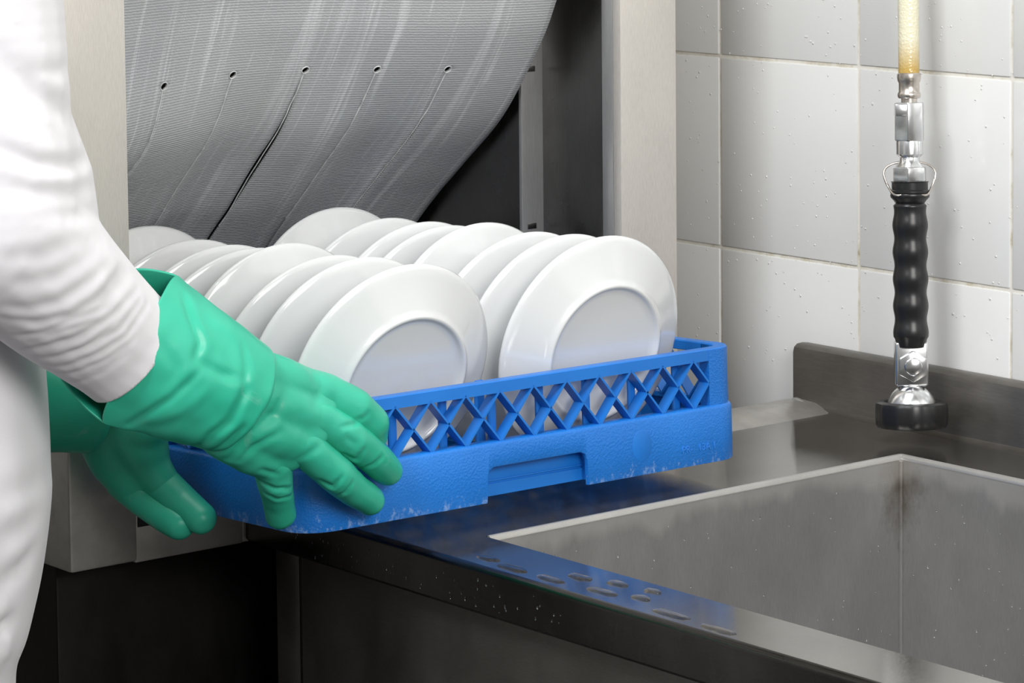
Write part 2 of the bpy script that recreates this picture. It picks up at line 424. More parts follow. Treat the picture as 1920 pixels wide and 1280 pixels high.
# basin with rounded vertical corners
def rr_path(x0, x1, y0, y1, r, n=6):
    out = []
    for cx, cy, a0 in ((x1 - r, y1 - r, 0), (x0 + r, y1 - r, 90), (x0 + r, y0 + r, 180), (x1 - r, y0 + r, 270)):
        for k in range(n + 1):
            a = R(a0 + 90 * k / n); out.append((cx + r * math.cos(a), cy + r * math.sin(a)))
    return out
basin = rr_path(SB + .004, SX, SF + .004, 0 - .004, .004, 4)
n = len(basin)
vs = [(x, y, -.004) for x, y in basin] + [(x, y, -.32) for x, y in basin]
fs = [(i, (i + 1) % n, n + (i + 1) % n, n + i) for i in range(n)] + [tuple(range(n, 2 * n))]
spart(obj('basin', vs, fs, M['sink'], None, True, 30))
# folded bright rim round the basin
def ring_loft(path, prof, m, name, closed=True, ang=40):
    vs = []; L = len(prof); n = len(path)
    for (x, y, nx, ny) in path:
        vs += [(x + nx * o, y + ny * o, z) for o, z in prof]
    fs = []
    for i in range(n if closed else n - 1):
        j = (i + 1) % n
        for k in range(L):
            l = (k + 1) % L
            fs.append((i * L + k, j * L + k, j * L + l, i * L + l))
    if not closed:
        fs.append(tuple(range(L))); fs.append(tuple((n - 1) * L + k for k in range(L))[::-1])
    bm = bmesh.new(); bv = [bm.verts.new(v) for v in vs]
    for f in fs: bm.faces.new([bv[i] for i in f])
    return from_bm(name, bm, m, None, True, ang)
bp = []
bp.append((SX, -.004, 0, 1))
for k in range(9): bp.append((SB + .004, -.004, math.cos(R(90 + 11.25 * k)), math.sin(R(90 + 11.25 * k))))
bp.append((SB + .004, SF + .002, -1, 0))
spart(ring_loft(bp, [(.0045, .0003), (.0035, .0009), (.0022, .0007), (.0002, -.0012), (-.0004, -.004), (.0006, -.004), (.004, -.003)], M['rim'], 'basin_rim', False))
spart(tube('corner_weld', [(.0052, -.0052, -.005), (.0052, -.0052, -.15), (.0052, -.0052, -.318)], .0022, M['sink'], None, 8, 3))
# backsplash
bsp = [(.1136, .0615), (.106, .0625), (.0985, .062), (.0945, .059), (.093, .054), (.093, .006), (.0925, .003), (.089, .0005), (.085, 0)]
o = extr_x('backsplash', bsp, -.238, X1, M['splash'])
spart(o)
spart(obj('backsplash_end', [(-.238, y, z) for y, z in bsp] + [(-.238, .1136, 0)], [tuple(range(len(bsp) + 1))], M['splash']))
wd = [(random.gauss(0, 1), random.gauss(0, 1)) for _ in range(30)]
tube_pts = [(-.238, .092, .004), (-.228, .089, .006), (-.216, .087, .004), (-.205, .084, .0015)]
spart(tube('weld_bead', tube_pts, .0035, M['rim'], None, 8, 6))
# cabinet below
spart(box('cabinet_front', (-.1945, -.545, -.88), (X1 - .02, -.535, -.040), M['cabinet'], None, .0008))
spart(box('cabinet_stile', (-.232, -.5455, -.88), (-.1955, -.530, -.040), M['cabinet'], None, .0008))
spart(box('cabinet_side', (-.232, -.529, -.88), (-.222, .09, -.041), M['cabinet']))
spart(box('stile_edge_trim', (-.1957, -.5462, -.88), (-.1944, -.5440, -.041), M['front']))
for fx in (-.21, 2.2):
    for fy in (-.52, .05):
        spart(lathe('foot', [(0, -.90), (.02, -.90), (.02, -.88), (0, -.88)], M['black'], None, 16, Matrix.Translation((fx, fy, 0))))

# ------------------------------------------------------------------ blue rack
LR, HR = .486, .101
Q = (-.016, -.665, .024)
rack = tag(empty('dish_rack', Q, (R(-.46), R(-2.27), R(.38))), 'blue plastic plate rack with lattice sides, gripped by green gloves above the counter', 'dish rack')
RM = Matrix.Translation(Q) @ Matrix.Rotation(R(.38), 4, 'Z') @ Matrix.Rotation(R(-2.27), 4, 'Y') @ Matrix.Rotation(R(-.46), 4, 'X')
CX = -LR / 2; CY = LR / 2
def side_mtx(k):        # frame of side k: t along the side from its start corner, outward normal
    return Matrix.Translation((CX, CY, 0)) @ Matrix.Rotation(R(90 * k), 4, 'Z') @ Matrix.Translation((LR / 2, -LR / 2, 0))
def side_pt(k, off, t): # off: outward offset, t: 0..LR along +y of side 0
    p = side_mtx(k) @ Vector((off, t, 0)); nrm = (side_mtx(k).to_3x3() @ Vector((1, 0, 0)))
    return (p.x, p.y, nrm.x, nrm.y)
def rack_loop(rad, ts, inset=0.0):
    out = []
    for k in range(4):
        for t in ts: out.append((k, t))
    path = []
    for k in range(4):
        for t in ts: path.append((*side_pt(k, -inset, t), k, t))
        for a in range(15, 90, 15):      # corner after side k
            c = side_mtx(k) @ Vector((-rad, LR - rad, 0)); d = side_mtx(k).to_3x3() @ Vector((math.cos(R(a)), math.sin(R(a)), 0))
            path.append((c.x + d.x * (rad - inset), c.y + d.y * (rad - inset), d.x, d.y, k, None))
    return path
RAD = .030
h0, h1 = LR / 2 - .056, LR / 2 + .056
ts = [RAD, h0 - .001, h0, h0 + .001, h0 + .003, h0 + .008, LR / 2, h1 - .008, h1 - .003, h1 - .001, h1, h1 + .001, LR - RAD]
zb = [0, 0, 0, .022, .027, .0295, .0295, .0295, .027, .022, 0, 0, 0]
# skirt with the hand-hold notches
path = rack_loop(RAD, ts); vs = []; fs = []
for (x, y, nx, ny, k, t) in path:
    b0 = zb[ts.index(t)] if t is not None else 0
    pr = [(-.0005, b0), (0, b0 + .001), (0, .047), (-.001, .049), (-.003, .0503), (-.013, .0503), (-.013, .046), (-.005, .045), (-.004, .044), (-.004, b0)]
    vs += [(x + nx * o, y + ny * o, z) for o, z in pr]
L = 10; n = len(path)
for i in range(n):
    j = (i + 1) % n
    for k in range(L): fs.append((i * L + k, j * L + k, j * L + (k + 1) % L, i * L + (k + 1) % L))
bm = bmesh.new(); bv = [bm.verts.new(v) for v in vs]
for f in fs: bm.faces.new([bv[i] for i in f])
skirt = from_bm('skirt', bm, M['blue_peb'], rack, True, 35)
for k in range(4):
    g = bpy.data.objects.new('hand_hold', None) if False else None
    bm = box_bm((-.0165, h0 - .004, .003), (-.0125, h1 + .004, .046), .0006)
    tmp = bmesh.new()
    for lo, hi in (((-.0128, h0 - .004, .0150), (-.0115, h1 + .004, .0165)), ((-.0128, h0 - .004, .003), (-.0108, h1 + .004, .0135)),
                   ((-.014, h0 - .006, .003), (-.0006, h0 - .003, .046)), ((-.014, h1 + .003, .003), (-.0006, h1 + .006, .046)), ((-.014, h0 - .004, .030), (-.003, h1 + .004, .033))):
        t2 = box_bm(lo, hi, .0003, 1); me = bpy.data.meshes.new('t'); t2.to_mesh(me); t2.free(); bm.from_mesh(me); bpy.data.meshes.remove(me)
    o = from_bm('hand_hold', bm, M['blue'], rack, True, 40); o.matrix_local = side_mtx(k)
# top rail
path = [(x, y, nx, ny) for (x, y, nx, ny, k, t) in rack_loop(RAD, [RAD, LR - RAD], .003)]
rl = ring_loft(path, [(0, .0905), (0, .1), (-.001, .101), (-.011, .101), (-.012, .1), (-.012, .0925), (-.004, .0925), (-.004, .0905)], M['blue'], 'top_rail'); rl.parent = rack
path = [(x, y, nx, ny) for (x, y, nx, ny, k, t) in rack_loop(RAD, [RAD, LR - RAD], .003)]
# corner posts
E0 = .0406
for k in range(4):
    pa = []
    for t in (LR - E0, LR - RAD): pa.append(side_pt(k, -.003, t))
    c = side_mtx(k) @ Vector((-RAD, LR - RAD, 0))
    for a in range(10, 90, 10):
        d = side_mtx(k).to_3x3() @ Vector((math.cos(R(a)), math.sin(R(a)), 0)); pa.append((c.x + d.x * (RAD - .003), c.y + d.y * (RAD - .003), d.x, d.y))
    k2 = (k + 1) % 4
    for t in (RAD, E0): pa.append(side_pt(k2, -.003, t))
    cp = ring_loft(pa, [(.0002, .049), (.0002, .0995), (-.012, .0995), (-.012, .049)], M['blue_peb'], 'corner_post', False); cp.parent = rack
# lattice bars
PT = .0368; zl, zh = .0495, .0925
def bar_mesh(dt, dz, name):
    ln = math.hypot(dt, dz); bm = box_bm((-.0145, -.0009, -ln / 2), (-.0028, .0009, ln / 2))
    bmesh.ops.rotate(bm, verts=bm.verts, matrix=Matrix.Rotation(math.atan2(-dt, dz), 3, 'X'))
    bmesh.ops.recalc_face_normals(bm, faces=bm.faces)
    me = bpy.data.meshes.new(name); bm.to_mesh(me); bm.free(); me.materials.append(M['blue']); return me
full = [bar_mesh(PT, zh - zl, 'bar_up'), bar_mesh(-PT, zh - zl, 'bar_down')]
half = [bar_mesh(PT / 2, (zh - zl) / 2, 'half_up'), bar_mesh(-PT / 2, (zh - zl) / 2, 'half_down')]
def bar(k, me, t, z):
    o = bpy.data.objects.new('lattice_bar', me); link(o, rack); o.matrix_local = side_mtx(k) @ Matrix.Translation((0, t, z))
zm = (zl + zh) / 2
for k in range(4):
    for i in range(-5, 5):
        t = LR / 2 + PT * (i + .5); bar(k, full[0], t, zm); bar(k, full[1], t, zm)
    for s_ in (-1, 1):
        t = LR / 2 + s_ * PT * 5.25
        bar(k, half[1] if s_ > 0 else half[0], t, (zm + zh) / 2); bar(k, half[0] if s_ > 0 else half[1], t, (zm + zl) / 2)
# base grid
for i in range(11):
    t = .0405 + i * .0405
    o = box('base_bar', (-LR + .017, t - .0016, .004), (-.017, t + .0016, .0105), M['blue'], rack)
    o = box('base_bar', (-t - .0016, .017, .004), (-t + .0016, LR - .017, .0105), M['blue'], rack)
# moulded disc and raised lettering on the front skirt
disc = lathe('moulded_disc', [(0, .0004), (.0105, .0004), (.0113, .0001), (.0113, -.001)], M['blue'], rack, 32, Matrix.Translation((0, .361, .026)) @ toX @ Matrix.Scale(1.25, 4, (1, 0, 0)))
def lettering(txt, t, z, size):
    cu_ = bpy.data.curves.new('raised_lettering', 'FONT'); cu_.body = txt; cu_.size = size; cu_.extrude = .0003; cu_.align_x = 'CENTER'
    tmp = bpy.data.objects.new('tmp', cu_); COL.objects.link(tmp); dg = bpy.context.evaluated_depsgraph_get(); dg.update()
    me = bpy.data.meshes.new_from_object(tmp.evaluated_get(dg)); bpy.data.objects.remove(tmp); me.materials.clear(); me.materials.append(M['letter'])
    o = bpy.data.objects.new('raised_lettering', me); link(o, rack)
    o.matrix_local = Matrix.Translation((.0003, t, z)) @ Matrix(((0, 0, 1, 0), (1, 0, 0, 0), (0, 1, 0, 0), (0, 0, 0, 1)))
M['letter'] = mat('worn_blue_lettering', (.03, .22, .70), .4)
lettering('PR-', .4140, .0125, .009); lettering('13A 1', .4380, .0125, .009)

# ------------------------------------------------------------------ plates
RP = .101
prof_p = [(0, .0172), (.030, .0172), (.052, .0175), (.0565, .0180), (.0588, .0196), (.0600, .0213), (.0615, .0218), (.0630, .0212), (.0645, .0192), (.0680, .0172),
          (.075, .0138), (.084, .0094), (.092, .0058), (.097, .0036), (.0998, .0018), (.101, -.0002), (.1003, -.0018), (.0975, -.0012), (.090, .0014), (.080, .0052), (.070, .0100), (.060, .0134), (.045, .0138), (0, .0138)]
plate0 = None
far = [(-.0650, 12.4), (-.108, 12.8), (-.163, 13.8), (-.213, 8.4), (-.2875, 15.0), (-.3155, 13.4), (-.374, 13.2), (-.420, 4.0)]
near = [(-.0854, 16.6), (-.147, 15.4), (-.1982, 16.7), (-.2407, 9.8), (-.320, 17.7), (-.3605, 17.5), (-.4115, 16.3), (-.455, 6.5)]
ordn = ['front', 'second', 'third', 'fourth', 'fifth', 'sixth', 'seventh', 'rearmost']
PL = []
def plate_frame(bx, by, lean):
    l = R(lean); nn = Vector((math.cos(l), 0, -math.sin(l))); h = Vector((0, 1, 0)); u = Vector((math.sin(l), 0, math.cos(l)))
    b = RM @ Vector((bx, by, .0150 if by > .2 else .0135)); c = b + u * RP
    return c, nn, h, u
for row, by in (('far', .331), ('near', .1305)):
    for i, (bx, lean) in enumerate(far if row == 'far' else near):
        c, nn, h, u = plate_frame(bx, by + (.008 if row == 'far' and i == 0 else 0), lean)
        mtx = Matrix(((h.x, u.x, nn.x, c.x), (h.y, u.y, nn.y, c.y), (h.z, u.z, nn.z, c.z), (0, 0, 0, 1)))
        if plate0 is None: o = plate0 = lathe('dinner_plate', prof_p, M['plate'], None, 96, None, 60)
        else: o = link(bpy.data.objects.new('dinner_plate', plate0.data))
        o.matrix_world = mtx
        where = 'beside the tiled wall' if row == 'far' else 'beside the green-gloved arm'
        tag(o, f'{ordn[i]} white plate, counted from the sink, in the rack row {where}', 'plate', 'white plates standing in the blue rack')
        PL.append((c, nn, lean))
# rack pegs, left out where a plate stands
pb = box_bm((-.0022, -.004, .006), (.0022, .004, .092), .0012, 1); peg_me = bpy.data.meshes.new('peg'); pb.to_mesh(peg_me); pb.free(); peg_me.materials.append(M['blue'])
for i in range(9):
    for j in range(8):
        lx, ly = -.0178 - .0520 * i, .0505 + .0525 * j; ok = True
        for kz in range(15):
            for dx in (-.0022, .0022):
                wp = RM @ Vector((lx + dx, ly, .008 + kz * .006))
                for c, nn, ln in PL:
                    d = (wp - c).dot(nn); rr_ = (wp - c - nn * d).length
                    if rr_ < RP + .003 and -.004 + (RP - rr_) * .05 < d < min(.0222, .004 + (RP - rr_) * .5): ok = False
        if ok:
            o = bpy.data.objects.new('peg', peg_me); link(o, rack); o.location = (lx, ly, 0)

o = bpy.data.objects.new('peg', peg_me); link(o, rack); o.location = (-.031, .2060, 0); o.scale = (1, 1.2, 1.07)

# ------------------------------------------------------------------ spray gun
B0 = Vector((-.028, .044, .015)); B1 = Vector((-.054, .066, .418)); ax = (B1 - B0).normalized()
hx = Vector((.66, .75, 0)); hx = (hx - ax * hx.dot(ax)).normalized(); hy = ax.cross(hx)   # hx: to the right in the picture, -hy: towards the viewer
SP = Matrix(((hx.x, hy.x, ax.x, B0.x), (hx.y, hy.y, ax.y, B0.y), (hx.z, hy.z, ax.z, B0.z), (0, 0, 0, 1)))
spray = tag(empty('spray_gun'), 'black-handled rinse sprayer with chrome fittings hanging nose-down from a hose above the sink', 'sprayer')
spray.matrix_world = SP
PX = .0005046
def zz(y): return (806 - y) * PX
def lp(name, pts, m, segs=48, ang=40): return lathe(name, [(r * PX, zz(y)) for r, y in pts], m, spray, segs, None, ang)
bump_prof = [(0, 800), (58, 806), (64, 805), (67, 800), (68, 790), (68, 766), (66, 760), (60, 757), (52, 757), (48, 762), (46, 775), (0, 778)]
bo = lp('bumper_ring', bump_prof, M['black'], 64)
for v in bo.data.vertices:
    a = math.atan2(v.co.y, v.co.x); r = math.hypot(v.co.x, v.co.y)
    if r > 62 * PX:
        k = 1 - .025 * abs(math.sin(a * 6)) ** 6; v.co.x *= k; v.co.y *= k
lp('nozzle_dome', [(46, 775)] + [(46 * math.cos(R(a)), 768 - 44 * math.sin(R(a))) for a in range(0, 80, 8)] + [(0, 724)], M['chrome'])
bk = box('trigger_block', (-31 * PX, -15 * PX, zz(728)), (31 * PX, 22 * PX, zz(645)), M['chrome'], spray, .0022, 3)
prism('hex_bolt', hexpoly(30 * PX, 30), 0, .005, M['chrome'], spray, Matrix.Translation((2 * PX, -15 * PX, zz(690))) @ Matrix.Rotation(R(90), 4, 'X'), .0012)
lathe('bolt_cap', [(0, .0062), (.0075, .0062), (.0085, .0055), (.009, .004)], M['chrome'], spray, 32, Matrix.Translation((2 * PX, -15 * PX, zz(690))) @ Matrix.Rotation(R(90), 4, 'X'))
grip = [(27, 655), (30, 640)]
for y in range(636, 388, -3):
    ph = (636 - y) / 252 * 5
    grip.append((31.6 + 1.7 * math.sin((ph + .1) * 2 * math.pi), y))
grip += [(27, 386), (31, 380), (36, 375), (37, 371), (36, 368), (0, 368)]
lp('grip', grip, M['black'], 48, 60)
lp('collar', [(34, 369), (37, 366), (37, 362), (34, 360), (34, 347), (36, 345), (0, 345)], M['black'])
prism('lower_nut', [(x, y) for x, y in hexpoly(34 * PX, 20)], zz(346), zz(318), M['chrome'], spray, None, .0012)
lp('swivel_neck', [(28, 319), (24, 314), (19, 308), (18, 300), (22, 297), (25, 294), (25, 270), (24, 267), (0, 267)], M['chrome'])
prism('upper_coupling', hexpoly(30 * PX, 20), zz(269), zz(197), M['chrome'], spray, None, .0012)
box('coupling_flat', (-28 * PX, -28 * PX, zz(222)), (0 * PX, 5 * PX, zz(200)), M['chrome'], spray, .0006)
lp('ferrule', [(15, 198), (15, 190), (20, 189), (22, 185), (21.5, 180), (19.5, 177), (19.5, 160), (21.5, 157), (22.5, 150), (22, 144), (20, 142), (0, 142)], M['ferrule'])
hose = lathe('hose', [(19.8 * PX, zz(143)), (19.8 * PX, zz(-400)), (19.8 * PX, zz(-1200)), (0, zz(-1200))], M['hose'], spray, 32)
for sgn in (-1, 1):
    pts = [(sgn * 14 * PX, -30 * PX, zz(369)), (sgn * 30 * PX, -24 * PX, zz(369)), (sgn * 40 * PX, -6 * PX, zz(356)), (sgn * 48 * PX, 0, zz(335)), (sgn * 46 * PX, 4 * PX, zz(322)), (sgn * 34 * PX, 8 * PX, zz(313)), (sgn * 18 * PX, 10 * PX, zz(309))]
    tube('wire_clip', pts, 2.2 * PX, M['ferrule'], spray, 8, 8)

# ------------------------------------------------------------------ person
def blob(bm, c, r):
    rr = r if isinstance(r, (tuple, list)) else (r, r, r)
    m = Matrix.Translation(c) @ Matrix.Diagonal((*rr, 1)); bmesh.ops.create_icosphere(bm, subdivisions=3, radius=1, matrix=m)
def chain(bm, pts):              # [(point, radius)] tapered limb
    for (a, ra), (b, rb) in zip(pts, pts[1:]):
        a = Vector(a); b = Vector(b); r0 = ra if isinstance(ra, tuple) else (ra,) * 3; r1 = rb if isinstance(rb, tuple) else (rb,) * 3
        n = max(2, int((b - a).length / (min(min(r0), min(r1)) * .16)))
        for i in range(n + 1):
            t = i / n; blob(bm, a.lerp(b, t), tuple(p + (q - p) * t for p, q in zip(r0, r1)))
person = tag(empty('person', (0, 0, 0)), 'person in white long-sleeved clothes and green rubber gloves, gripping the blue plate rack', 'person')
import numpy as np
SH, EL, CU = Vector((-.030, -.962, .56)), Vector((.004, -.950, .297)), Vector((.0, -.815, .176))
HEM = Vector((-.002, -.838, .190)); FAX = (CU - EL).normalized()
def mesh_of(bm, voxel, smooth):
    me = bpy.data.meshes.new('tmp'); bm.to_mesh(me); bm.free(); o = bpy.data.objects.new('tmp', me); COL.objects.link(o)
    md = o.modifiers.new('r', 'REMESH'); md.mode = 'VOXEL'; md.voxel_size = voxel
    if smooth: s_ = o.modifiers.new('s', 'SMOOTH'); s_.iterations = smooth; s_.factor = .5
    dg = bpy.context.evaluated_depsgraph_get(); dg.update()
    m2 = bpy.data.meshes.new_from_object(o.evaluated_get(dg)); bpy.data.objects.remove(o); return m2
def sculpt(me, strokes=(), wob=(), clamp=None):
    """strokes: ([3D points], width, amp): a groove with raised shoulders; wob: (frequency, amp) soft noise; clamp: (point, axis) flat hem"""
    n = len(me.vertices); co = np.empty(n * 3); me.vertices.foreach_get('co', co); co = co.reshape(-1, 3)
    no = np.empty(n * 3); me.vertices.foreach_get('normal', no); no = no.reshape(-1, 3)
    d = np.zeros(n)
    for pts, w_, a_ in strokes:
        P = np.array(pts); lo = P.min(0) - w_ * 7; hi = P.max(0) + w_ * 7
        idx = np.where(((co > lo) & (co < hi)).all(1))[0]
        if not len(idx): continue
        C = co[idx]; best = np.full(len(idx), 9.); par = np.zeros(len(idx)); L = len(P) - 1
        for i in range(L):
            ab = P[i + 1] - P[i]; t = np.clip(((C - P[i]) @ ab) / (ab @ ab), 0, 1); q = P[i] + t[:, None] * ab
            e = np.linalg.norm(C - q, axis=1); m_ = e < best; best[m_] = e[m_]; par[m_] = (i + t[m_]) / L
        tap = np.sqrt(np.clip(np.sin(np.pi * np.clip(par * .9 + .05, 0, 1)), 0, 1))
        d[idx] += a_ * tap * (np.exp(-(best / w_) ** 2) - .5 * np.exp(-(best / (w_ * 2.6)) ** 2))
    for f_, a_ in wob:
        d += a_ * np.array([noise.noise(Vector(c) * f_) for c in co])
    co = co + no * d[:, None]
    if clamp:
        p0 = np.array(clamp[0]); ax_ = np.array(clamp[1]); h_ = (co - p0) @ ax_; over = h_ > 0
        co[over] -= h_[over, None] * ax_
    me.vertices.foreach_set('co', co.reshape(-1)); me.update()
def finish(name, me, m, parent):
    me.name = name; me.materials.clear(); me.materials.append(m)
    for p in me.polygons: p.use_smooth = True
    return link(bpy.data.objects.new(name, me), parent)
def remesh(name, bm, voxel, m, parent, smooth=6, strokes=(), wob=(), clamp=None):
    me = mesh_of(bm, voxel, smooth); sculpt(me, strokes, wob, clamp); return finish(name, me, m, parent)

